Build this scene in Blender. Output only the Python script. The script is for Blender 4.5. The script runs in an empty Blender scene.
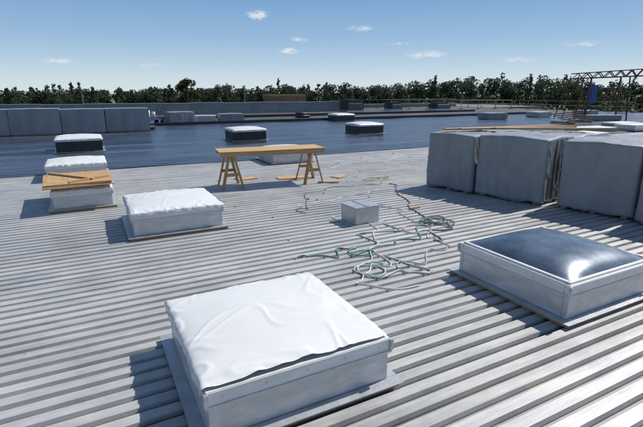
import bpy, bmesh, math, random
from mathutils import Vector, noise, Matrix
random.seed(7)
R=math.radians
scene=bpy.context.scene
COL=scene.collection

# ---------------------------------------------------------------- materials
def new_mat(name):
    m=bpy.data.materials.new(name); m.use_nodes=True
    nt=m.node_tree; b=nt.nodes['Principled BSDF']
    return m,nt,b
def mat(name,col,rough=0.6,metal=0.0,var=0.15,scale=4.0,bump=0.0,bscale=30.0,spec=0.5,stretch=(1,1,1),col2=None):
    m,nt,b=new_mat(name); N=nt.nodes; L=nt.links
    tc=N.new('ShaderNodeTexCoord'); mp=N.new('ShaderNodeMapping'); mp.inputs['Scale'].default_value=stretch
    L.new(tc.outputs['Object'],mp.inputs['Vector'])
    n=N.new('ShaderNodeTexNoise'); n.inputs['Scale'].default_value=scale; n.inputs['Detail'].default_value=4
    n.inputs['Roughness'].default_value=0.65
    L.new(mp.outputs[0],n.inputs['Vector'])
    cr=N.new('ShaderNodeValToRGB'); cr.color_ramp.elements[0].position=0.3; cr.color_ramp.elements[1].position=0.7
    c2=col2 if col2 else tuple(min(1,c*(1+var)) for c in col)
    c1=tuple(c*(1-var) for c in col)
    cr.color_ramp.elements[0].color=(*c1,1); cr.color_ramp.elements[1].color=(*c2,1)
    L.new(n.outputs['Fac'],cr.inputs[0]); L.new(cr.outputs[0],b.inputs['Base Color'])
    b.inputs['Roughness'].default_value=rough; b.inputs['Metallic'].default_value=metal
    b.inputs['Specular IOR Level'].default_value=spec
    if bump>0:
        n2=N.new('ShaderNodeTexNoise'); n2.inputs['Scale'].default_value=bscale; n2.inputs['Detail'].default_value=3
        L.new(mp.outputs[0],n2.inputs['Vector'])
        bp=N.new('ShaderNodeBump'); bp.inputs['Strength'].default_value=bump; bp.inputs['Distance'].default_value=0.02
        L.new(n2.outputs['Fac'],bp.inputs['Height']); L.new(bp.outputs[0],b.inputs['Normal'])
    return m

def math_node(N,L,op,a,b=None,c=None):
    n=N.new('ShaderNodeMath'); n.operation=op
    for i,v in enumerate((a,b,c)):
        if v is None: continue
        if isinstance(v,(int,float)): n.inputs[i].default_value=v
        else: L.new(v,n.inputs[i])
    return n.outputs[0]

def deck_material():
    m,nt,b=new_mat('galvanised_deck'); N=nt.nodes; L=nt.links
    tc=N.new('ShaderNodeTexCoord'); sp=N.new('ShaderNodeSeparateXYZ'); L.new(tc.outputs['Object'],sp.inputs[0])
    M=lambda op,a,b_=None,c=None: math_node(N,L,op,a,b_,c)
    row=M('FLOOR',M('DIVIDE',sp.outputs[1],0.912))
    xs=M('ADD',M('DIVIDE',sp.outputs[0],9.4),0.37)
    colm=M('FLOOR',xs); fr=M('SUBTRACT',xs,colm)
    wn=N.new('ShaderNodeTexWhiteNoise'); wn.noise_dimensions='2D'
    cb=N.new('ShaderNodeCombineXYZ'); L.new(row,cb.inputs[0]); L.new(colm,cb.inputs[1]); L.new(cb.outputs[0],wn.inputs['Vector'])
    lap=M('LESS_THAN',fr,0.0009)
    mp=N.new('ShaderNodeMapping'); mp.inputs['Scale'].default_value=(0.3,4.0,1); L.new(tc.outputs['Object'],mp.inputs[0])
    n1=N.new('ShaderNodeTexNoise'); n1.inputs['Scale'].default_value=2.2; n1.inputs['Detail'].default_value=7; n1.inputs['Roughness'].default_value=0.76
    L.new(mp.outputs[0],n1.inputs['Vector'])
    n2=N.new('ShaderNodeTexNoise'); n2.inputs['Scale'].default_value=0.8; n2.inputs['Detail'].default_value=8; n2.inputs['Roughness'].default_value=0.74
    L.new(tc.outputs['Object'],n2.inputs['Vector'])
    v=M('ADD',M('MULTIPLY',n1.outputs['Fac'],0.50),M('MULTIPLY',n2.outputs['Fac'],0.56))
    v=M('ADD',v,M('MULTIPLY',wn.outputs['Value'],0.07))
    v=M('ADD',v,-0.11)
    v=M('MULTIPLY',v,M('SUBTRACT',1.0,M('MULTIPLY',lap,0.35)))
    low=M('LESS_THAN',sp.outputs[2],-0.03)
    v=M('MULTIPLY',v,M('SUBTRACT',1.0,M('MULTIPLY',low,0.55)))  # recess shade painted into the colour of the groove bottoms
    vo=N.new('ShaderNodeTexVoronoi'); vo.inputs['Scale'].default_value=2.3; L.new(tc.outputs['Object'],vo.inputs['Vector'])
    speck=M('LESS_THAN',vo.outputs['Distance'],M('MULTIPLY',n2.outputs['Fac'],0.055))
    v=M('MULTIPLY',v,M('SUBTRACT',1.0,M('MULTIPLY',speck,0.5)))
    # warm dusty stains
    st=N.new('ShaderNodeMapRange'); st.inputs['From Min'].default_value=.52; st.inputs['From Max'].default_value=.68
    L.new(n2.outputs['Fac'],st.inputs[0])
    cr=N.new('ShaderNodeCombineColor')
    L.new(v,cr.inputs[0])
    L.new(M('MULTIPLY',v,M('SUBTRACT',.985,M('MULTIPLY',st.outputs[0],.03))),cr.inputs[1])
    L.new(M('MULTIPLY',v,M('SUBTRACT',.955,M('MULTIPLY',st.outputs[0],.09))),cr.inputs[2])
    L.new(cr.outputs[0],b.inputs['Base Color'])
    b.inputs['Metallic'].default_value=0.22
    L.new(M('ADD',0.30,M('MULTIPLY',n1.outputs['Fac'],0.38)),b.inputs['Roughness'])
    bp=N.new('ShaderNodeBump'); bp.inputs['Strength'].default_value=0.25; bp.inputs['Distance'].default_value=0.01
    L.new(n1.outputs['Fac'],bp.inputs['Height']); L.new(bp.outputs[0],b.inputs['Normal'])
    return m

def membrane_material():
    m,nt,b=new_mat('black_membrane'); N=nt.nodes; L=nt.links
    tc=N.new('ShaderNodeTexCoord'); sp=N.new('ShaderNodeSeparateXYZ'); L.new(tc.outputs['Object'],sp.inputs[0])
    M=lambda op,a,b_=None,c=None: math_node(N,L,op,a,b_,c)
    n1=N.new('ShaderNodeTexNoise'); n1.inputs['Scale'].default_value=0.9; n1.inputs['Detail'].default_value=7; n1.inputs['Roughness'].default_value=.75
    mp=N.new('ShaderNodeMapping'); mp.inputs['Scale'].default_value=(0.35,2.2,1); L.new(tc.outputs['Object'],mp.inputs[0]); L.new(mp.outputs[0],n1.inputs['Vector'])
    seam=M('LESS_THAN',M('FRACT',M('DIVIDE',M('ADD',sp.outputs[1],M('MULTIPLY',n1.outputs['Fac'],0.08)),0.98)),0.09)
    row=M('FLOOR',M('DIVIDE',sp.outputs[1],0.98))
    wn=N.new('ShaderNodeTexWhiteNoise'); wn.noise_dimensions='1D'; L.new(row,wn.inputs['W'])
    cr=N.new('ShaderNodeValToRGB'); cr.color_ramp.elements[0].position=.35; cr.color_ramp.elements[1].position=.72
    cr.color_ramp.elements[0].color=(.012,.016,.026,1); cr.color_ramp.elements[1].color=(.085,.105,.15,1)
    L.new(M('ADD',n1.outputs['Fac'],M('MULTIPLY',M('SUBTRACT',wn.outputs['Value'],.5),.18)),cr.inputs[0])
    mx=N.new('ShaderNodeMix'); mx.data_type='RGBA'; L.new(M('MULTIPLY',seam,0.8),mx.inputs[0]); L.new(cr.outputs[0],mx.inputs[6]); mx.inputs[7].default_value=(.005,.006,.009,1)
    L.new(mx.outputs[2],b.inputs['Base Color'])
    b.inputs['Specular IOR Level'].default_value=.75
    L.new(M('ADD',M('ADD',0.02,M('MULTIPLY',n1.outputs['Fac'],0.45)),M('MULTIPLY',wn.outputs['Value'],.1)),b.inputs['Roughness'])
    n2=N.new('ShaderNodeTexNoise'); n2.inputs['Scale'].default_value=3.0; n2.inputs['Detail'].default_value=5
    mp2=N.new('ShaderNodeMapping'); mp2.inputs['Scale'].default_value=(0.7,1.6,1); L.new(tc.outputs['Object'],mp2.inputs[0]); L.new(mp2.outputs[0],n2.inputs['Vector'])
    bp=N.new('ShaderNodeBump'); bp.inputs['Strength'].default_value=.9; bp.inputs['Distance'].default_value=.07
    L.new(M('ADD',n2.outputs['Fac'],M('MULTIPLY',seam,0.3)),bp.inputs['Height']); L.new(bp.outputs[0],b.inputs['Normal'])
    return m

def osb_material(name,base=(.46,.29,.14)):
    m,nt,b=new_mat(name); N=nt.nodes; L=nt.links
    tc=N.new('ShaderNodeTexCoord'); v=N.new('ShaderNodeTexVoronoi'); v.inputs['Scale'].default_value=28
    mp=N.new('ShaderNodeMapping'); mp.inputs['Scale'].default_value=(.5,1.4,1); L.new(tc.outputs['Object'],mp.inputs[0]); L.new(mp.outputs[0],v.inputs['Vector'])
    sep=N.new('ShaderNodeSeparateColor'); L.new(v.outputs['Color'],sep.inputs[0])
    cr=N.new('ShaderNodeValToRGB'); cr.color_ramp.elements[0].color=(base[0]*.7,base[1]*.65,base[2]*.6,1); cr.color_ramp.elements[1].color=(base[0]*1.2,base[1]*1.25,base[2]*1.3,1)
    L.new(sep.outputs[0],cr.inputs[0]); L.new(cr.outputs[0],b.inputs['Base Color']); b.inputs['Roughness'].default_value=.75
    return m

MAT=dict(
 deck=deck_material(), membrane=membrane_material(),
 osb=osb_material('osb_board'),
 galv=mat('galvanised_steel',(.52,.53,.54),.38,.55,.18,6,.1,40),
 curbwall=mat('galvanised_curb',(.56,.56,.55),.40,.25,.2,3,.12,14,stretch=(1,1,3)),
 whitemetal=mat('white_painted_metal',(.70,.70,.68),.42,.1,.14,3,.06,30,stretch=(1,1,4)),
 cloth=mat('white_sheeting',(.70,.70,.685),.33,0,.04,2,.05,10,spec=.45),
 wood=mat('pine_lumber',(.46,.28,.13),.7,0,.3,5,.2,30,stretch=(.6,6,6)),
 woodpale=mat('plywood_pale',(.48,.31,.15),.7,0,.25,3,.1,30,stretch=(.5,5,5)),
 wrap=mat('grey_poly_wrap',(.255,.27,.285),.42,0,.2,1.6,.25,6,stretch=(1,1,.35)),
 wraplight=mat('light_poly_wrap',(.42,.43,.44),.55,0,.12,1.6,.3,6),
 blackrub=mat('black_rubber',(.03,.03,.033),.5,0,.3,4,.2,20),
 darkroof=mat('old_dark_roof',(.055,.058,.062),.8,0,.5,.5,.2,10),
 welldark=mat('dim_interior',(.04,.06,.095),.6,0,.5,2.5,0),
 gravel=mat('grey_cap_sheet',(.16,.16,.155),.85,0,.35,.6,.3,20),
 wall=mat('concrete_wall',(.27,.275,.275),.8,0,.2,.8,.1,10),
 rust=mat('red_oxide_steel',(.12,.05,.035),.6,.2,.35,3),
 blue=mat('blue_paint',(.03,.09,.28),.45,0,.15,3),
 red=mat('red_plastic',(.35,.04,.03),.5,0,.2,3),
 yellow=mat('yellow_jacket',(.42,.36,.12),.5,0,.15,3),
 green=mat('green_hose_rubber',(.10,.24,.18),.45,0,.3,9),
 teal=mat('pale_green_hose',(.42,.52,.46),.45,0,.2,9),
 whitehose=mat('white_hose',(.66,.66,.63),.5,0,.1,9),
 bluegrey=mat('blue_grey_cord',(.08,.10,.14),.5,0,.2,9),
 bark=mat('bark',(.07,.05,.035),.9,0,.3,3),
 brown=mat('brown_lumber_wrap',(.30,.17,.10),.8,0,.3,2),
 pole=mat('weathered_pole',(.2,.18,.16),.8,0,.2,2),
)
# ---------------------------------------------------------------- helpers
def link(o,parent=None):
    COL.objects.link(o)
    if parent: o.parent=parent
    return o
def empty(name,loc=(0,0,0),rz=0):
    e=bpy.data.objects.new(name,None); e.location=loc; e.rotation_euler=(0,0,rz); e.empty_display_size=.2
    return link(e)
def mesh_obj(name,verts,faces,m,parent=None,smooth=False):
    me=bpy.data.meshes.new(name); me.from_pydata(verts,[],faces); me.update()
    if m: me.materials.append(m)
    if smooth:
        for p in me.polygons: p.use_smooth=True
    return link(bpy.data.objects.new(name,me),parent)
def box(name,c,s,m,parent=None,rot=(0,0,0),bevel=0.0):
    bm=bmesh.new(); bmesh.ops.create_cube(bm,size=1)
    bmesh.ops.scale(bm,vec=s,verts=bm.verts)
    if bevel>0: bmesh.ops.bevel(bm,geom=bm.edges[:],offset=bevel,segments=2,affect='EDGES')
    me=bpy.data.meshes.new(name); bm.to_mesh(me); bm.free(); me.materials.append(m)
    o=bpy.data.objects.new(name,me); o.location=c; o.rotation_euler=rot
    return link(o,parent)
def beam(name,a,b,w,t,m,parent=None):
    a=Vector(a); b=Vector(b); d=b-a
    o=box(name,(a+b)/2,(w,t,d.length),m,parent)
    o.rotation_mode='QUATERNION'; o.rotation_quaternion=d.to_track_quat('Z','Y')
    return o
def cyl(name,a,b,r,m,parent=None,seg=12,r2=None):
    a=Vector(a); b=Vector(b); d=b-a
    bm=bmesh.new(); bmesh.ops.create_cone(bm,cap_ends=True,segments=seg,radius1=r,radius2=r if r2 is None else r2,depth=d.length)
    me=bpy.data.meshes.new(name); bm.to_mesh(me); bm.free(); me.materials.append(m)
    for p in me.polygons: p.use_smooth=len(p.vertices)==4
    o=bpy.data.objects.new(name,me); o.location=(a+b)/2; o.rotation_mode='QUATERNION'; o.rotation_quaternion=d.to_track_quat('Z','Y')
    return link(o,parent)
def rope(name,pts,r,m,parent=None,z=.012):
    cu=bpy.data.curves.new(name,'CURVE'); cu.dimensions='3D'; cu.bevel_depth=r; cu.bevel_resolution=2; cu.resolution_u=6
    s=cu.splines.new('NURBS'); s.points.add(len(pts)-1)
    for i,p in enumerate(pts):
        s.points[i].co=(p[0],p[1],(p[2] if len(p)>2 else z),1)
    s.use_endpoint_u=True; s.order_u=4
    cu.materials.append(m)
    return link(bpy.data.objects.new(name,cu),parent)

# ---------------------------------------------------------------- warehouse (the building we stand on)
bld=empty('warehouse_building')
P=.152
prof=[]
y=-6.08; YE=13.6
while y<YE:
    prof+= [(y,0.0),(y+.092,0.0),(y+.106,-.04),(y+.138,-.04)]
    y+=P
prof.append((y,0.0)); YE=y
xs=[-30+i*1.0 for i in range(0,81)]
v=[];f=[]
npf=len(prof)
for x in xs:
    for k,(yy,zz) in enumerate(prof):
        v.append((x,yy,zz+.0045*noise.noise((x*.4,(k//4)*3.1,0))))
for i in range(len(xs)-1):
    for j in range(npf-1):
        a=i*npf+j; f.append((a,a+npf,a+npf+1,a+1))
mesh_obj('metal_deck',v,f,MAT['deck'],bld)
v=[];f=[]; nx=160; ny=60
for i in range(nx+1):
    x=-30+80*i/nx
    e=YE-0.05+.22*noise.noise((x*.35,0,0))+.06*noise.noise((x*2,3,0))
    for j in range(ny+1):
        t=j/ny; yy=e+(30-e)*t
        z=.012+ min(1,j/3)*.05 + (.035*noise.noise((x*.5,yy*1.6,1)) if j>2 else 0)
        v.append((x,yy,z))
for i in range(nx):
    for j in range(ny):
        a=i*(ny+1)+j; f.append((a,a+ny+1,a+ny+2,a+1))
mesh_obj('membrane_sheet',v,f,MAT['membrane'],bld,True)
box('cap_sheet_area',(10,41.0,-.05),(80,22.2,.2),MAT['darkroof'],bld)
box('underlay',(10,16.0,-.3),(80,44.1,.2),MAT['wall'],bld)
box('wall_north',(10,52.4,-4.1),(80.6,.4,8.2),MAT['wall'],bld)
box('wall_west',(-30.3,23,-4.15),(.4,58,8.1),MAT['wall'],bld)
box('wall_east',(50.3,23,-4.15),(.4,58,8.1),MAT['wall'],bld)
box('wall_south',(10,-6.3,-4.1),(80.2,.4,8.0),MAT['wall'],bld)
box('parapet_far',(10,52.0,.22),(80,.35,.45),MAT['wall'],bld)
box('parapet_cap',(10,52.0,.47),(80.2,.45,.05),MAT['galv'],bld)
box('expansion_curb',(14,29.9,.1),(50,.3,.28),MAT['blackrub'],bld,bevel=.03)
box('expansion_curb_far',(18,36.5,.12),(40,.3,.26),MAT['blackrub'],bld,bevel=.03)
dw=empty('parapet_wall',(0,0,.05))
x=-12.0;k=0
while x<27:
    hj=.04*random.uniform(-1,1)
    box('panel_%d'%k,(x+1.5,44,.52+hj/2),(2.985,.3,1.04+hj),MAT['wall'],dw,bevel=.008)
    box('coping_%d'%k,(x+1.5,44,1.065+hj),(2.99,.40,.045),MAT['galv'],dw,bevel=.005)
    x+=3;k+=1

# ---------------------------------------------------------------- skylights
def dome_mat():
    m,nt,b=new_mat('blue_grey_acrylic'); N=nt.nodes;L=nt.links
    out=N['Material Output']
    n=N.new('ShaderNodeTexNoise'); n.inputs['Scale'].default_value=2.2; n.inputs['Detail'].default_value=7; n.inputs['Roughness'].default_value=.72
    tc=N.new('ShaderNodeTexCoord'); L.new(tc.outputs['Object'],n.inputs['Vector'])
    tr=N.new('ShaderNodeBsdfTransparent'); tr.inputs['Color'].default_value=(.40,.50,.62,1)
    df=N.new('ShaderNodeBsdfDiffuse'); df.inputs['Color'].default_value=(.10,.145,.21,1)
    mr=N.new('ShaderNodeMapRange'); mr.inputs['From Min'].default_value=.35; mr.inputs['From Max'].default_value=.7; mr.inputs['To Min'].default_value=.38; mr.inputs['To Max'].default_value=.85
    L.new(n.outputs['Fac'],mr.inputs[0])
    m1=N.new('ShaderNodeMixShader'); L.new(mr.outputs[0],m1.inputs[0]); L.new(tr.outputs[0],m1.inputs[1]); L.new(df.outputs[0],m1.inputs[2])
    gl=N.new('ShaderNodeBsdfGlossy')
    rr=N.new('ShaderNodeMapRange'); rr.inputs['To Min'].default_value=.14; rr.inputs['To Max'].default_value=.42; L.new(n.outputs['Fac'],rr.inputs[0]); L.new(rr.outputs[0],gl.inputs['Roughness'])
    gl.inputs['Color'].default_value=(.85,.92,1,1)
    fr=N.new('ShaderNodeFresnel'); fr.inputs['IOR'].default_value=1.75
    m2=N.new('ShaderNodeMixShader'); L.new(fr.outputs[0],m2.inputs[0]); L.new(m1.outputs[0],m2.inputs[1]); L.new(gl.outputs[0],m2.inputs[2])
    L.new(m2.outputs[0],out.inputs['Surface'])
    N.remove(b)
    return m
MAT['dome']=dome_mat()
def ridge(p,w=.10):
    """thin sharp crease where the noise field crosses zero"""
    n=abs(noise.noise(p)); return max(0,1-n/w)
def cloth_cover(parent,hx,hy,top,ox,oy,cx,cy,dome,seed,n=110,wr=1.0):
    v=[];f=[]
    for i in range(n+1):
        for j in range(n+1):
            u=-1+2*i/n; w=-1+2*j/n
            ex=1+.026*noise.noise((w*2.2,seed,u))+.012*noise.noise((w*8,seed+4,0))
            ey=1+.026*noise.noise((u*2.2,seed+9,w))+.012*noise.noise((u*8,seed+7,0))
            x=ox+u*cx*ex; y_=oy+w*cy*ey
            px=x/hx; py=y_/hy
            bx=max(0,1-px*px); by=max(0,1-py*py)
            z=top+.012+dome*(bx*by)**.6
            edge=max(abs(px),abs(py)); ew=min(1,max(0,(edge-.62)/.38))
            r1=ridge(Vector((x*.9+y_*.35,y_*1.5-x*.5,seed)),.05)
            r2=ridge(Vector((x*1.5-y_*1.1,x*.7+y_*.8,seed+5)),.05)
            s2=ridge(Vector((x*4.5,y_*4.5,seed+2)),.16)
            z+=wr*(.007*r1+.006*r2+.011*ew*s2+.004*noise.noise(Vector((x*2,y_*2,seed+8))))
            z=max(z,top+.004)
            dx=max(0,abs(x)-hx); dy=max(0,abs(y_)-hy)
            d=dx+dy
            if dx>0: x=math.copysign(hx+.010+.022*abs(noise.noise((y_*8,seed,1)))+dx*.12,x)
            if dy>0: y_=math.copysign(hy+.010+.022*abs(noise.noise((x*8,seed,2)))+dy*.12,y_)
            if d>0: z=z-d*.97
            v.append((x,y_,z))
    for i in range(n):
        for j in range(n):
            a=i*(n+1)+j; f.append((a,a+n+1,a+n+2,a+1))
    return mesh_obj('sheet_cover',v,f,MAT['cloth'],parent,True)
def ring(parent,name,hx,hy,t,z0,z1,m,bevel=.004):
    zc=(z0+z1)/2; h=z1-z0
    box(name+'_front',(0,-hy+t/2,zc),(2*hx,t,h),m,parent,bevel=bevel)
    box(name+'_back',(0,hy-t/2,zc),(2*hx,t,h),m,parent,bevel=bevel)
    box(name+'_left',(-hx+t/2,0,zc),(t,2*hy-2*t-.002,h),m,parent,bevel=bevel)
    box(name+'_right',(hx-t/2,0,zc),(t,2*hy-2*t-.002,h),m,parent,bevel=bevel)
def skylight(x,y_,hx,hy,h,kind,seed=0,base='galv',rz=0,z0=0,cov=None,nail=True,hi=True):
    e=empty('roof_skylight',(x,y_,z0),rz)
    cw=.06 if kind=='dome' else .15
    if nail: ring(e,'wood_nailer',hx+.055,hy+.055,.09,.001,.038,MAT['wood'])
    ring(e,'flange',hx+.08,hy+.08,.10,.039,.045,MAT['galv'],bevel=.001)
    ring(e,'curb',hx-.012,hy-.012,.05,.046,h-.10,MAT[base])
    ring(e,'cap_frame',hx,hy,cw,h-.10,h,MAT['whitemetal'],bevel=.006)
    ring(e,'drip_lip',hx+.008,hy+.008,.03,h-.112,h-.094,MAT[base],bevel=.002)
    if hi:
        for sx in(-1,1):
            for sy in(-1,1):
                box('corner_bracket',(sx*(hx+.001),sy*(hy+.001),h-.05),(.03,.03,.085),MAT['galv'],e,bevel=.004)
        for k in range(5):
            t=-hx*.85+k*hx*.425
            cyl('screw',(t,-hy-.004,h-.05),(t,-hy+.01,h-.05),.007,MAT['galv'],e,8)
            cyl('screw',(-hx-.004,t,h-.05),(-hx+.01,t,h-.05),.007,MAT['galv'],e,8)
    n=28; v=[];f=[]
    ix=hx-cw+.005; iy=hy-cw+.005
    H=.13 if kind=='dome' else .05
    for i in range(n+1):
        for j in range(n+1):
            u=-1+2*i/n; w=-1+2*j/n
            v.append((u*ix,w*iy,h+.004+H*max(0,(1-u**4)*(1-w**4))**.8*(1-.25*(u*u+w*w)/2)))
    for i in range(n):
        for j in range(n):
            a=i*(n+1)+j; f.append((a,a+n+1,a+n+2,a+1))
    if kind=='dome':
        mesh_obj('dome_glazing',v,f,MAT['dome'],e,True)
        ring(e,'retainer',hx-.03,hy-.03,.035,h+.001,h+.02,MAT['whitemetal'],bevel=.003)
        box('dark_well_sheet',(0,0,.06),(2*hx-.14,2*hy-.14,.02),MAT['welldark'],e)  # dark sheet added in place of the unlit interior below
    else:
        c=cov or (0,0,hx+.05,hy+.05)
        cloth_cover(e,hx,hy,h,c[0],c[1],c[2],c[3],.085,seed,110 if hi else 24)
    return e
skylight(1.10,2.97,.67,.67,.385,'cover',1.3,'curbwall',cov=(-.035,.035,.69,.68))
skylight(4.46,2.95,.71,.70,.385,'dome',2,'curbwall')
skylight(1.10,7.45,.67,.68,.385,'cover',3.7,'curbwall')
skylight(-.32,13.0,.66,.66,.385,'cover',5.1,'curbwall',nail=False)
skylight(5.5,13.0,.67,.66,.385,'cover',6.2,'curbwall',nail=False)
skylight(-.2,9.72,.50,.62,.36,'cover',6.9,'curbwall')
for i,(x,y_) in enumerate([(-.27,18.5),(6.3,19.4),(12.8,19.7),(16.8,29.0)]):
    skylight(x,y_,.74,.70,.5,'cover',8+i*1.7,'blackrub',z0=.03,nail=False,cov=(0,0,.78,.74),hi=False)
e=empty('osb_sheet_stack',(-.27,9.75,.40),R(2))
box('sheet_lower',(0,0,.06),(1.15,1.62,.014),MAT['osb'],e,rot=(0,.0,R(1)))
box('sheet_upper',(.03,.05,.077),(1.12,1.45,.014),MAT['osb'],e,rot=(0,0,R(-3)))
box('batten',(-.1,.2,.103),(.06,1.3,.036),MAT['wood'],e,rot=(0,0,R(35)))
box('batten_short',(.2,-.3,.103),(.05,.8,.034),MAT['wood'],e,rot=(0,0,R(-60)))
box('batten_edge',(.0,-.74,.103),(1.1,.05,.034),MAT['wood'],e,rot=(0,0,R(2)))

# ---------------------------------------------------------------- small metal curb in the middle
e=empty('duct_curb_box',(3.92,6.10,0),R(3))
ring(e,'flange',.32,.30,.10,.001,.008,MAT['galv'],bevel=.001)
ring(e,'curb_wall',.235,.215,.03,.009,.27,MAT['galv'])
box('lid',(0,0,.284),(.50,.46,.022),MAT['galv'],e,bevel=.006)
box('lid_seam',(0,0,.300),(.04,.42,.008),MAT['galv'],e,bevel=.002)

# ---------------------------------------------------------------- work table
e=empty('sawhorse_work_table',(3.74,9.72,0),R(-7))
box('plywood_top',(0,0,.835),(2.44,.78,.02),MAT['woodpale'],e,bevel=.002)
box('front_rail',(0,-.355,.779),(2.40,.038,.09),MAT['wood'],e,bevel=.003)
box('back_rail',(0,.355,.779),(2.40,.038,.09),MAT['wood'],e,bevel=.003)
for k,sx in enumerate((-.95,.95)):
    box('sawhorse_beam_%d'%k,(sx,0,.778),(.09,.66,.088),MAT['wood'],e,bevel=.003)
    for a,sy in enumerate((-1,1)):
        for b_,dx in enumerate((-1,1)):
            beam('leg_%d%d%d'%(k,a,b_),(sx+dx*.05,sy*.27,.76),(sx+dx*.23,sy*.34,0.0),.075,.036,MAT['wood'],e)
        beam('brace_%d%d'%(k,a),(sx-.16,sy*.325,.33),(sx+.16,sy*.325,.33),.03,.07,MAT['wood'],e)
for n_,c,s_,r_ in [('loose_plywood_board',(4.55,10.2,.012),(.9,.35,.018),R(-5)),
                   ('loose_plywood_board',(5.6,9.75,.012),(.35,.28,.018),R(20)),
                   ('loose_plywood_board',(3.4,10.6,.012),(.5,.3,.018),R(8)),
                   ('timber_offcut',(5.25,6.3,.02),(.25,.06,.036),R(8)),
                   ('timber_offcut',(5.0,9.2,.02),(.5,.09,.036),R(-25))]:
    box(n_,c,s_,MAT['woodpale'],rot=(0,0,r_),bevel=.002)

# ---------------------------------------------------------------- wrapped pallets
def pallet(x,y_,sx,sy,h,rz=0,seed=0,m='wrap',det=18,z0=0,soft=1.0):
    e=empty('wrapped_insulation_pallet',(x,y_,z0),rz)
    for k in(-1,0,1):
        box('skid_%d'%(k+1),(0,k*(sy/2-.12),.035),(sx*.9,.09,.066),MAT['wood'],e)
    zb=.045
    bm=bmesh.new(); bmesh.ops.create_cube(bm,size=1)
    bmesh.ops.subdivide_edges(bm,edges=bm.edges[:],cuts=det,use_grid_fill=True)
    hh=h-zb
    for vv in bm.verts:
        p=vv.co.copy()
        r_=.04*soft
        w=Vector((p.x*sx,p.y*sy,p.z*hh)); inner=Vector([max(-d/2+r_,min(d/2-r_,c)) for c,d in zip(w,(sx,sy,hh))])
        dd=w-inner
        if dd.length>0: w=inner+dd.normalized()*r_ if dd.length>r_*.99 else w
        side=max(abs(p.x),abs(p.y))>.49
        low=.5-p.z
        fold=(.020+.03*low)*noise.noise((w.x*2.4+seed,w.y*2.4,w.z*.4))+ (.010+.024*low)*(1-2*abs(noise.noise((w.x*6+seed,w.y*6,w.z*.8+3))))
        fold+=.010*ridge(Vector((w.x*2+w.z*1.6+seed,w.y*2-w.z*1.2,w.z*.8)),.08)
        fold*=soft
        n_=Vector((p.x if abs(p.x)>.49 else 0,p.y if abs(p.y)>.49 else 0,p.z if abs(p.z)>.49 else 0))
        if n_.length>0: w+=n_.normalized()*(fold if side else fold*.6)
        if p.z>.49: w.z+= -.03*soft*abs(p.x)*2*abs(p.y)*2
        if p.z<-.49: w.z+=.03*soft*noise.noise((w.x*3,w.y*3,seed))
        vv.co=w+Vector((0,0,zb+hh/2))
    me=bpy.data.meshes.new('wrapped_load'); bm.to_mesh(me); bm.free(); me.materials.append(MAT[m])
    for p in me.polygons: p.use_smooth=soft>.5
    link(bpy.data.objects.new('wrapped_load',me),e)
    return e
for (x,y_,sx,sy,h,r_,sd) in [(7.55,7.40,1.25,1.10,1.25,12,1),(7.92,6.15,1.25,1.36,1.28,14,5),(8.42,4.70,1.3,1.22,1.28,14,9),(8.60,3.35,1.3,1.25,1.28,10,14),
                             (8.87,7.65,1.25,1.2,1.20,12,21),(9.25,6.35,1.25,1.2,1.24,12,25),(9.8,4.9,1.25,1.2,1.24,14,29),(10.0,3.5,1.25,1.2,1.24,12,31)]:
    pallet(x,y_,sx,sy,h,R(r_),sd,det=36)
for c,L_,r_ in [((8.6,7.35,1.305),3.2,R(-8)),((8.8,7.05,1.31),3.0,R(-14)),((9.2,6.45,1.32),2.6,R(-30))]:
    box('timber_plank',c,(L_,.14,.038),MAT['wood'],rot=(0,0,r_),bevel=.003)
x=-13.5; k=0
while x<1.2:
    w=2.15 if k%2 else 2.0
    pallet(x+w/2,26.4+.04*math.sin(k*2.1),w-.03,1.2,1.24+.03*math.sin(k*1.7),R(random.uniform(-1,1)),40+k*3,det=12,z0=.06,soft=.3); x+=w; k+=1
for i,(x,y_,m,h_) in enumerate([(5.6,31.0,'wrap',.8),(7.2,31.4,'wraplight',.5),(9.1,31.2,'wrap',.6),(28,25,'wrap',.5),(34,25.5,'wraplight',.45),(38,24,'wrap',.55)]):
    pallet(x,y_,1.6+.3*random.random(),1.2,h_,R(random.uniform(-12,12)),200+i*3,m,det=10,z0=.06,soft=.45)

# ---------------------------------------------------------------- materials on the far roof
def rolls(x,y_,n,m,rz=0,L_=1.0,r=.11,z0=.07):
    e=empty('membrane_roll_stack',(x,y_,z0),rz)
    k=0
    for row in range(2):
        for i in range(n-row):
            yy=(i-(n-row-1)/2)*2*r
            cyl('roll_%d'%k,(-L_/2+random.uniform(-.05,.05),yy,r+row*r*1.74),(L_/2,yy,r+row*r*1.74),r,m,e,14); k+=1
rolls(2.9,27.2,4,MAT['blackrub'],R(10)); rolls(16,34,4,MAT['blackrub'],R(0))
e=empty('roofing_cart',(3.9,31.0,.07),R(20))
box('tray',(0,0,.32),(1.3,.7,.06),MAT['blue'],e,bevel=.01)
for sx in(-.45,.45):
    for sy in(-.38,.38): cyl('wheel',(sx,sy-.03,.15),(sx,sy+.03,.15),.15,MAT['blackrub'],e,16)
beam('handle_a',(.62,-.3,.35),(.85,-.3,1.05),.03,.03,MAT['rust'],e); beam('handle_b',(.62,.3,.35),(.85,.3,1.05),.03,.03,MAT['rust'],e); beam('handle_bar',(.85,-.3,1.05),(.85,.3,1.05),.03,.03,MAT['rust'],e)
cyl('gas_bottle_a',(-.3,0,.35),(-.3,0,.9),.13,MAT['whitehose'],e,16); cyl('gas_bottle_b',(.1,.05,.35),(.1,.05,.8),.12,MAT['wraplight'],e,16)
e=empty('lumber_stack',(20.6,48.5,.05),R(0))
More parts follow.
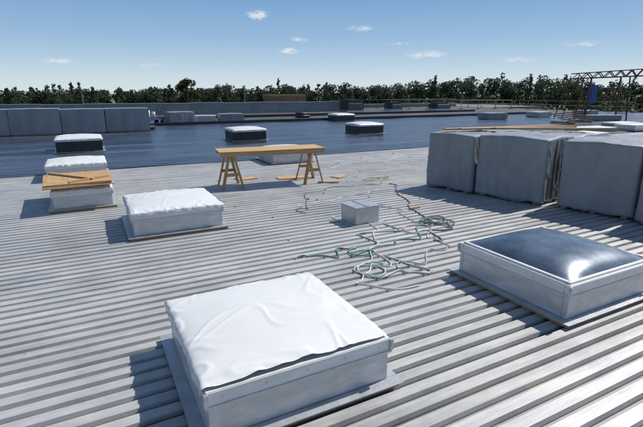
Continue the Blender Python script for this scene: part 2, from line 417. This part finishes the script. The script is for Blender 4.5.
for k in range(7):
    for j in range(5):
        box('board_%d_%d'%(k,j),(random.uniform(-.1,.1),(j-2)*.3,.25+k*.24),(4.6,.27,.2),MAT['brown' if (k+j)%3 else 'wood'],e)
for sx in(-1.6,0,1.6): box('bearer',(sx,0,.07),(.12,1.5,.13),MAT['wood'],e)
def dark_unit(x,y_,sx,sy,h,rz=0):
    e=empty('rooftop_ventilation_unit',(x,y_,.05),rz)
    box('base_rail',(0,0,.1),(sx*1.03,sy*1.03,.2),MAT['galv'],e)
    box('casing',(0,0,.2+h/2),(sx,sy,h),MAT['darkroof'],e,bevel=.03)
    box('hood',(0,0,.2+h+.08),(sx*.8,sy*.8,.15),MAT['darkroof'],e,bevel=.03)
    for k in range(5): box('louvre_%d'%k,(0,-sy/2-.012,.35+k*h*.14),(sx*.8,.02,.03),MAT['galv'],e,rot=(R(25),0,0))
dark_unit(25.3,41.5,2.2,1.4,.95,R(5)); dark_unit(31.5,42.5,1.6,1.4,.6,R(0)); dark_unit(37,41,2.2,1.4,.55,R(0))
MAT['railpaint']=mat('faded_rail_paint',(.22,.21,.15),.6,0,.2,3)
def guardrail(x0,y0,x1,y1,h=1.05,z0=.05,n=8,m='railpaint'):
    e=empty('guard_rail',(0,0,z0))
    for i in range(n+1):
        t=i/n; x=x0+(x1-x0)*t; y_=y0+(y1-y0)*t
        cyl('post_%d'%i,(x,y_,0),(x,y_,h),.03,MAT[m],e,8)
        box('foot_%d'%i,(x,y_,.03),(.35,.35,.05),MAT['rust'],e)
    for zz in(h,h*.55): cyl('rail',(x0,y0,zz),(x1,y1,zz),.025,MAT[m],e,8)
guardrail(28,50.8,49,50.8,n=9); guardrail(49,50.8,49,26,n=10); guardrail(33,45,48,40,n=7)

e=empty('roof_hoist_gantry',(34.5,20.6,.05),R(-25))
for x in(-1.6,1.6):
    for yy in(-.6,.6):
        beam('post',(x,yy,0),(x*.9,yy*.8,3.1),.10,.10,MAT['rust'],e)
    beam('cross_low',(x,-.6,.5),(x,.6,.5),.06,.06,MAT['rust'],e)
    beam('diag',(x,-.6,.5),(x*.93,.5,2.4),.05,.05,MAT['rust'],e)
for yy in(-.5,.5):
    beam('chord_low',(-2.4,yy,3.0),(5.2,yy,3.3),.09,.09,MAT['rust'],e)
    beam('chord_top',(-2.4,yy,3.35),(5.2,yy,3.85),.07,.07,MAT['rust'],e)
    for k in range(9):
        a=-2.3+k*.83; zl=3.0+.3*(a+2.4)/7.6; zt=3.37+.5*(a+2.4)/7.6
        beam('web',(a,yy,zl),(a+.42,yy,zt),.05,.05,MAT['rust'],e); beam('web',(a+.42,yy,zt),(a+.83,yy,zl),.05,.05,MAT['rust'],e)
    beam('long_brace',(-1.55,yy,.4),(1.5,yy,2.8),.05,.05,MAT['rust'],e)
    beam('back_stay',(-2.4,yy,3.2),(-3.3,yy,.1),.05,.05,MAT['rust'],e)
box('winch_body',(-.9,0,1.9),(.5,.5,1.3),MAT['blue'],e,bevel=.03)
cyl('winch_drum',(.1,-.5,2.2),(.1,.5,2.2),.18,MAT['rust'],e,16)
box('ballast',(0,0,.2),(2.6,1.1,.35),MAT['wall'],e,bevel=.02)
beam('hook_cable',(4.9,0,3.1),(4.9,0,1.2),.03,.03,MAT['blackrub'],e)
e=empty('steel_frame_stack',(29.5,19.5,.07),R(10))
for k in range(5):
    beam('tube_%d'%k,(-2,.3*k-.6,.2+.1*k),(2.2,.3*k-.5,.25+.1*k),.07,.07,MAT['rust'],e)
box('bearer_a',(-1.3,0,.07),(.12,1.6,.13),MAT['wood'],e); box('bearer_b',(1.3,0,.07),(.12,1.6,.13),MAT['wood'],e)
for i,(x,y_) in enumerate([(24.5,15.0),(27.5,14.2),(30,16.5),(20,12.6)]):
    e=empty('insulation_board_stack',(x,y_,.05 if y_>13.6 else 0),R(-8+5*i))
    for k in range(2+i%2):
        box('board_%d'%k,(random.uniform(-.06,.06),random.uniform(-.05,.05),.06+k*.105),(2.4,1.2,.095),MAT['whitehose' if k%3 else 'wraplight'],e,bevel=.006)

# ---------------------------------------------------------------- hoses and cords
def wander(x0,y0,x1,y1,n,amp,seed):
    pts=[]
    for i in range(n+1):
        t=i/n
        x=x0+(x1-x0)*t+amp*noise.noise((t*4,seed,0))*2*math.sin(math.pi*min(1,t*1.3+.1))
        y_=y0+(y1-y0)*t+amp*noise.noise((t*4,seed,7))*2
        pts.append((x,y_))
    return pts
def coil(cx,cy,r,turns,seed,sq=.6,dr=0.35):
    pts=[]
    n=int(turns*11)
    for i in range(n):
        a=i/11*2*math.pi+seed
        rr=r*(1+dr*noise.noise((i*.17,seed,0))*2)
        pts.append((cx+rr*math.cos(a)+.15*noise.noise((i*.11,seed,3))*r*7, cy+rr*sq*math.sin(a)+.15*noise.noise((i*.11,seed,5))*r*7,.012+.003*(i%5)))
    return pts
def cord(name,m,r,*parts):
    h=empty(name); pts=[]
    for p in parts: pts+=p
    rope(name+'_run',pts,r,MAT[m],h)
cord('garden_hose','teal',.0105,wander(4.15,5.75,2.9,4.4,14,.3,1.0),coil(2.85,4.15,.24,1.7,.5,.8),wander(2.8,3.9,3.5,3.8,7,.15,2.2),wander(3.5,3.8,3.3,4.5,5,.1,2.9))
cord('garden_hose','green',.0095,wander(2.2,4.95,3.0,4.9,8,.2,4.0),coil(3.15,4.7,.22,1.4,1.5,.7),wander(3.3,4.7,4.8,5.3,12,.3,5.5),coil(4.9,5.5,.18,1.3,2,.8))
cord('extension_cord','whitehose',.008,wander(4.4,7.0,3.5,4.9,14,.35,8.0),wander(3.5,4.9,2.5,3.9,10,.3,9.1),wander(2.5,3.9,3.1,3.5,5,.1,9.7))
cord('extension_cord','bluegrey',.009,wander(6.2,8.4,5.1,6.0,12,.35,12.0),coil(5.05,5.45,.24,2.4,4,.75),wander(5.1,5.3,4.3,4.7,8,.25,14))
cord('extension_cord','wraplight',.007,wander(4.9,6.8,4.7,5.7,8,.3,31),coil(4.5,5.2,.26,1.6,1,.8),wander(4.5,5.2,4.3,4.4,8,.25,35),wander(4.3,4.4,3.2,4.1,8,.2,33))
cord('extension_cord','whitehose',.006,wander(2.6,7.5,4.3,7.6,14,.25,15.0),wander(4.3,7.6,5.6,8.0,8,.2,16))
cord('extension_cord','yellow',.007,coil(6.2,9.0,.28,2.0,6,.6),wander(6.3,8.9,7.0,9.6,6,.2,17))
cord('extension_cord','whitehose',.008,wander(6.0,10.9,11.5,12.6,18,.35,19.0))
cord('extension_cord','bluegrey',.006,wander(3.3,6.9,4.0,8.4,10,.3,41.0),wander(4.0,8.4,6.2,8.7,9,.3,42))
for i in range(44):
    x=random.uniform(2.2,10.5); y_=random.uniform(5.5,13)
    if 2.3<x<5.1 and 9<y_<10.3: continue
    if x>6.4 and y_<8.4: continue
    box('wood_scrap',(x,y_,.012),(random.uniform(.03,.11),random.uniform(.02,.045),.012),MAT[random.choice(['woodpale','whitehose','wood','blackrub'])],rot=(0,0,random.uniform(0,3)),bevel=.002)

# ---------------------------------------------------------------- ground & trees
def ground_mat():
    m,nt,b=new_mat('meadow'); N=nt.nodes;L=nt.links
    tc=N.new('ShaderNodeTexCoord'); n=N.new('ShaderNodeTexNoise'); n.inputs['Scale'].default_value=.02; n.inputs['Detail'].default_value=8; L.new(tc.outputs['Object'],n.inputs['Vector'])
    cr=N.new('ShaderNodeValToRGB'); cr.color_ramp.elements[0].position=.38; cr.color_ramp.elements[1].position=.62
    cr.color_ramp.elements[0].color=(.07,.095,.04,1); cr.color_ramp.elements[1].color=(.19,.18,.10,1)
    L.new(n.outputs['Fac'],cr.inputs[0]); L.new(cr.outputs[0],b.inputs['Base Color']); b.inputs['Roughness'].default_value=.95
    return m
mesh_obj('ground',[(-3000,-3000,-8),(3000,-3000,-8),(3000,3000,-8),(-3000,3000,-8)],[(0,1,2,3)],ground_mat())
def foliage_mat(name,c1,c2,sc=.12):
    m,nt,b=new_mat(name); N=nt.nodes;L=nt.links
    tc=N.new('ShaderNodeTexCoord'); n=N.new('ShaderNodeTexNoise'); n.inputs['Scale'].default_value=sc; n.inputs['Detail'].default_value=4; n.inputs['Roughness'].default_value=.8; L.new(tc.outputs['Object'],n.inputs['Vector'])
    cr=N.new('ShaderNodeValToRGB'); cr.color_ramp.elements[0].position=.35; cr.color_ramp.elements[1].position=.65
    cr.color_ramp.elements[0].color=(*c1,1); cr.color_ramp.elements[1].color=(*c2,1)
    L.new(n.outputs['Fac'],cr.inputs[0])
    out=N['Material Output']; df=N.new('ShaderNodeBsdfDiffuse'); tl=N.new('ShaderNodeBsdfTranslucent'); ms=N.new('ShaderNodeMixShader'); ms.inputs[0].default_value=.4
    L.new(cr.outputs[0],df.inputs[0]); L.new(cr.outputs[0],tl.inputs[0]); L.new(df.outputs[0],ms.inputs[1]); L.new(tl.outputs[0],ms.inputs[2]); L.new(ms.outputs[0],out.inputs['Surface'])
    N.remove(b)
    return m
FOL=foliage_mat('hazed_far_foliage',(.045,.066,.046),(.085,.108,.066),.06)  # distance haze mixed into the leaf colour as a bluish grey lift
FOLN=foliage_mat('near_foliage',(.035,.055,.022),(.08,.105,.04),.5)
FOL2=foliage_mat('scrub_foliage',(.08,.10,.06),(.14,.145,.085))
def leafcloud(v,f,c,rx,ry,rz_,n,s):
    for _ in range(n):
        while True:
            p=Vector((random.uniform(-1,1),random.uniform(-1,1),random.uniform(-1,1)))
            if p.length<=1 and p.length>.35: break
        q=Vector((c[0]+p.x*rx,c[1]+p.y*ry,c[2]+p.z*rz_))
        a=Vector((random.gauss(0,1),random.gauss(0,1),random.gauss(0,1))).normalized(); b=a.orthogonal().normalized()
        b=(Matrix.Rotation(random.uniform(0,6.28),3,a)@b); c2=a.cross(b)
        ss=s*random.uniform(.6,1.3); k=len(v)
        v+= [tuple(q-b*ss),tuple(q+c2*ss*.6),tuple(q+b*ss),tuple(q-c2*ss*.6)]; f.append((k,k+1,k+2,k+3))
def treemass(name,mt,items,nl=42):
    v=[];f=[]
    for (x,y_,h,w,conif) in items:
        z0=-8
        if conif:
            for k in range(7):
                t=k/6; r=w*.42*(1-t*.8)
                leafcloud(v,f,(x,y_,z0+h*(.22+.75*t)),r,r,h*.09,int(nl*(1.1-t*.6)),.6)
        else:
            for k in range(9):
                a=random.uniform(0,6.28); rr=random.uniform(0,w*.36)
                zz=random.uniform(.25,.83)
                r=w*random.uniform(.2,.34)
                leafcloud(v,f,(x+rr*math.cos(a),y_+rr*math.sin(a),z0+h*zz),r,r,r*.7,nl,.58)
            leafcloud(v,f,(x,y_,z0+h*.89),w*.24,w*.24,h*.09,nl,.5)
        k=len(v)
        for (rr,zz) in((.28,z0),(.12,z0+h*.8)):
            v+=[(x-rr,y_-rr,zz),(x+rr,y_-rr,zz),(x+rr,y_+rr,zz),(x-rr,y_+rr,zz)]
        for i in range(4): f.append((k+i,k+(i+1)%4,k+4+(i+1)%4,k+4+i))
    return mesh_obj(name,v,f,mt)
FA=27.6
def polar(azrel,d):
    a=R(FA+azrel); return d*math.sin(a),d*math.cos(a)
def hprof(az):
    pts=[(-50,11.3),(-20,11.9),(-12,13.0),(0,13.5),(8,14.0),(15,16.2),(27,17.0),(31,14.6),(50,15.0)]
    for (a,ha),(b,hb) in zip(pts,pts[1:]):
        if a<=az<=b: return ha+(hb-ha)*(az-a)/(b-a)
    return 13
items=[]
az=-48
while az<50:
    hh=hprof(max(-50,min(50,az)))*(1+.09*noise.noise((az*.3,0,0))*2)
    for d in (222,236,252):
        x,y_=polar(az+random.uniform(-.6,.6),d+random.uniform(-6,6))
        cf=random.random()<.16
        items.append((x,y_,hh*random.uniform(.84,1.05)*(1.05 if cf else 1)+(d-222)*.02,random.uniform(7,11.5),cf))
    az+=1.2
treemass('distant_trees',FOL,items,50)
items=[]
az=-46
while az<48:
    x,y_=polar(az+random.uniform(-.5,.5),random.uniform(165,212)); items.append((x,y_,random.uniform(3.0,6.0) ,random.uniform(6,10),False)); az+=.9
treemass('distant_shrubs',FOL2,items,26)
def tree(name,x,y_,h,w,n=14):
    e=empty(name,(x,y_,-8))
    cyl('trunk',(0,0,0),(0,0,h*.8),.28,MAT['bark'],e,10,.07)
    v=[];f=[]
    for k in range(n):
        a=random.uniform(0,6.28); z=h*random.uniform(.35,.92); r=w*.5*random.uniform(.35,1)*(1.1-.6*max(0,z/h-.5)*2)
        p=(r*math.cos(a),r*math.sin(a),z)
        cyl('limb_%d'%k,(0,0,z*.75),p,.09,MAT['bark'],e,6,.03)
        leafcloud(v,f,p,w*.17,w*.17,w*.14,90,.28)
    leafcloud(v,f,(0,0,h*.93),w*.14,w*.14,h*.06,110,.28)
    mesh_obj('crown',v,f,FOLN,e)
x,y_=polar(-16.2,105); tree('deciduous_tree',x,y_,13.2,5.8,22)
x,y_=polar(28.5,140); tree('deciduous_tree',x,y_,12.5,6.5,18)
for azr,d,h_ in [(-9.5,120,11.2),(-27.5,150,11.0)]:
    x,y_=polar(azr,d); e=empty('utility_pole',(x,y_,-8)); cyl('pole',(0,0,0),(0,0,h_),.12,MAT['pole'],e,8,.08); beam('crossarm',(-.9,0,h_-.6),(.9,0,h_-.6),.1,.1,MAT['pole'],e)
e=empty('neighbouring_warehouse',(72,92,-8),R(0))
box('walls',(0,0,3.2),(60,30,6.4),MAT['wall'],e); box('roof_slab',(0,0,6.5),(61,31,.3),MAT['gravel'],e)
for k in range(8): box('door_%d'%k,(-26+k*7.4,-15.05,2),(3.4,.1,4),MAT['galv'],e)

# ---------------------------------------------------------------- light & sky
EL=R(50); sh=Vector((.985,.10)).normalized()
S=Vector((sh.x*math.cos(EL),sh.y*math.cos(EL),math.sin(EL)))
ld=bpy.data.lights.new('sun','SUN'); ld.energy=4.8; ld.angle=R(.53); ld.color=(1,.965,.91)
lo=bpy.data.objects.new('sun',ld); lo.rotation_mode='QUATERNION'; lo.rotation_quaternion=S.to_track_quat('Z','Y'); lo.location=(20,3,30); link(lo)
w=bpy.data.worlds.new('World'); scene.world=w; w.use_nodes=True
nt=w.node_tree; N=nt.nodes; L=nt.links; bg=N['Background']
STR=.10
sky=N.new('ShaderNodeTexSky'); sky.sky_type='NISHITA'; sky.sun_disc=False; sky.sun_elevation=EL; sky.sun_rotation=math.atan2(sh.x,sh.y)
sky.altitude=200; sky.air_density=1.0; sky.dust_density=.3; sky.ozone_density=2.0
M=lambda op,a,b_=None,c=None: math_node(N,L,op,a,b_,c)
tc=N.new('ShaderNodeTexCoord'); sp=N.new('ShaderNodeSeparateXYZ'); L.new(tc.outputs['Generated'],sp.inputs[0])
cr=N.new('ShaderNodeValToRGB'); els=cr.color_ramp.elements
els[0].position=0; els[0].color=(.68,.765,.82,1); els[1].position=1; els[1].color=(.07,.19,.46,1)
for p,c in [(.05,(.60,.72,.81)),(.12,(.44,.60,.76)),(.20,(.31,.49,.71)),(.34,(.19,.37,.63)),(.6,(.10,.25,.54))]:
    q=els.new(p); q.color=(*c,1)
L.new(M('MULTIPLY',sp.outputs[2],1.9),cr.inputs[0])
sc=N.new('ShaderNodeVectorMath'); sc.operation='SCALE'; L.new(cr.outputs[0],sc.inputs[0]); sc.inputs['Scale'].default_value=1/STR
fz=N.new('ShaderNodeMapRange'); fz.inputs['From Min'].default_value=.25; fz.inputs['From Max'].default_value=.6; fz.inputs['To Min'].default_value=.9; fz.inputs['To Max'].default_value=0
L.new(sp.outputs[2],fz.inputs[0])
mh=N.new('ShaderNodeMix'); mh.data_type='RGBA'; L.new(fz.outputs[0],mh.inputs[0]); L.new(sky.outputs[0],mh.inputs[6]); L.new(sc.outputs[0],mh.inputs[7])
tot=None
for azr,el,wx,wz,st in [(-7.5,8.7,.024,.011,1.0),(4.6,7.3,.030,.007,.8),(-3.8,4.8,.028,.007,.9),(-2.6,6.1,.02,.006,.8),(12.4,4.3,.05,.010,.75),(29.1,4.9,.04,.007,.7),(-29.2,3.2,.05,.009,.6),(22.4,3.5,.06,.009,.6),(-20,3.0,.05,.008,.5),(9,5.6,.05,.004,.6)]:
    a=R(FA+azr); d=(math.sin(a),math.cos(a)); r_=(math.cos(a),-math.sin(a))
    lat=M('ADD',M('MULTIPLY',sp.outputs[0],r_[0]/wx),M('MULTIPLY',sp.outputs[1],r_[1]/wx))
    ver=M('DIVIDE',M('SUBTRACT',sp.outputs[2],math.sin(R(el))),wz)
    fr=M('GREATER_THAN',M('ADD',M('MULTIPLY',sp.outputs[0],d[0]),M('MULTIPLY',sp.outputs[1],d[1])),0)
    g=M('MULTIPLY',M('MULTIPLY',M('EXPONENT',M('MULTIPLY',M('ADD',M('MULTIPLY',lat,lat),M('MULTIPLY',ver,ver)),-1)),st),fr)
    tot=g if tot is None else M('MAXIMUM',tot,g)
mp=N.new('ShaderNodeMapping'); mp.inputs['Scale'].default_value=(1,1,2.2); L.new(tc.outputs['Generated'],mp.inputs[0])
cn=N.new('ShaderNodeTexNoise'); cn.inputs['Scale'].default_value=60; cn.inputs['Detail'].default_value=6; cn.inputs['Roughness'].default_value=.65; L.new(mp.outputs[0],cn.inputs['Vector'])
mr=N.new('ShaderNodeMapRange'); mr.interpolation_type='SMOOTHSTEP'; mr.inputs['From Min'].default_value=.20; mr.inputs['From Max'].default_value=.85
L.new(M('MULTIPLY',tot,M('ADD',M('MULTIPLY',cn.outputs['Fac'],2.4),-.42)),mr.inputs[0])
mx=N.new('ShaderNodeMix'); mx.data_type='RGBA'; L.new(M('MULTIPLY',mr.outputs[0],.7),mx.inputs[0]); L.new(mh.outputs[2],mx.inputs[6]); mx.inputs[7].default_value=(8.6,8.8,9.0,1)
L.new(mx.outputs[2],bg.inputs[0]); bg.inputs[1].default_value=STR
# ---------------------------------------------------------------- camera
cd=bpy.data.cameras.new('camera'); cd.sensor_width=36; cd.lens=24.86; cd.clip_start=.05; cd.clip_end=6000
co=bpy.data.objects.new('camera',cd); co.location=(0,0,2.1); co.rotation_euler=(R(90-15.3),0,R(-FA)); link(co); scene.camera=co
scene.view_settings.view_transform='Standard'; scene.view_settings.look='None'; scene.view_settings.exposure=0
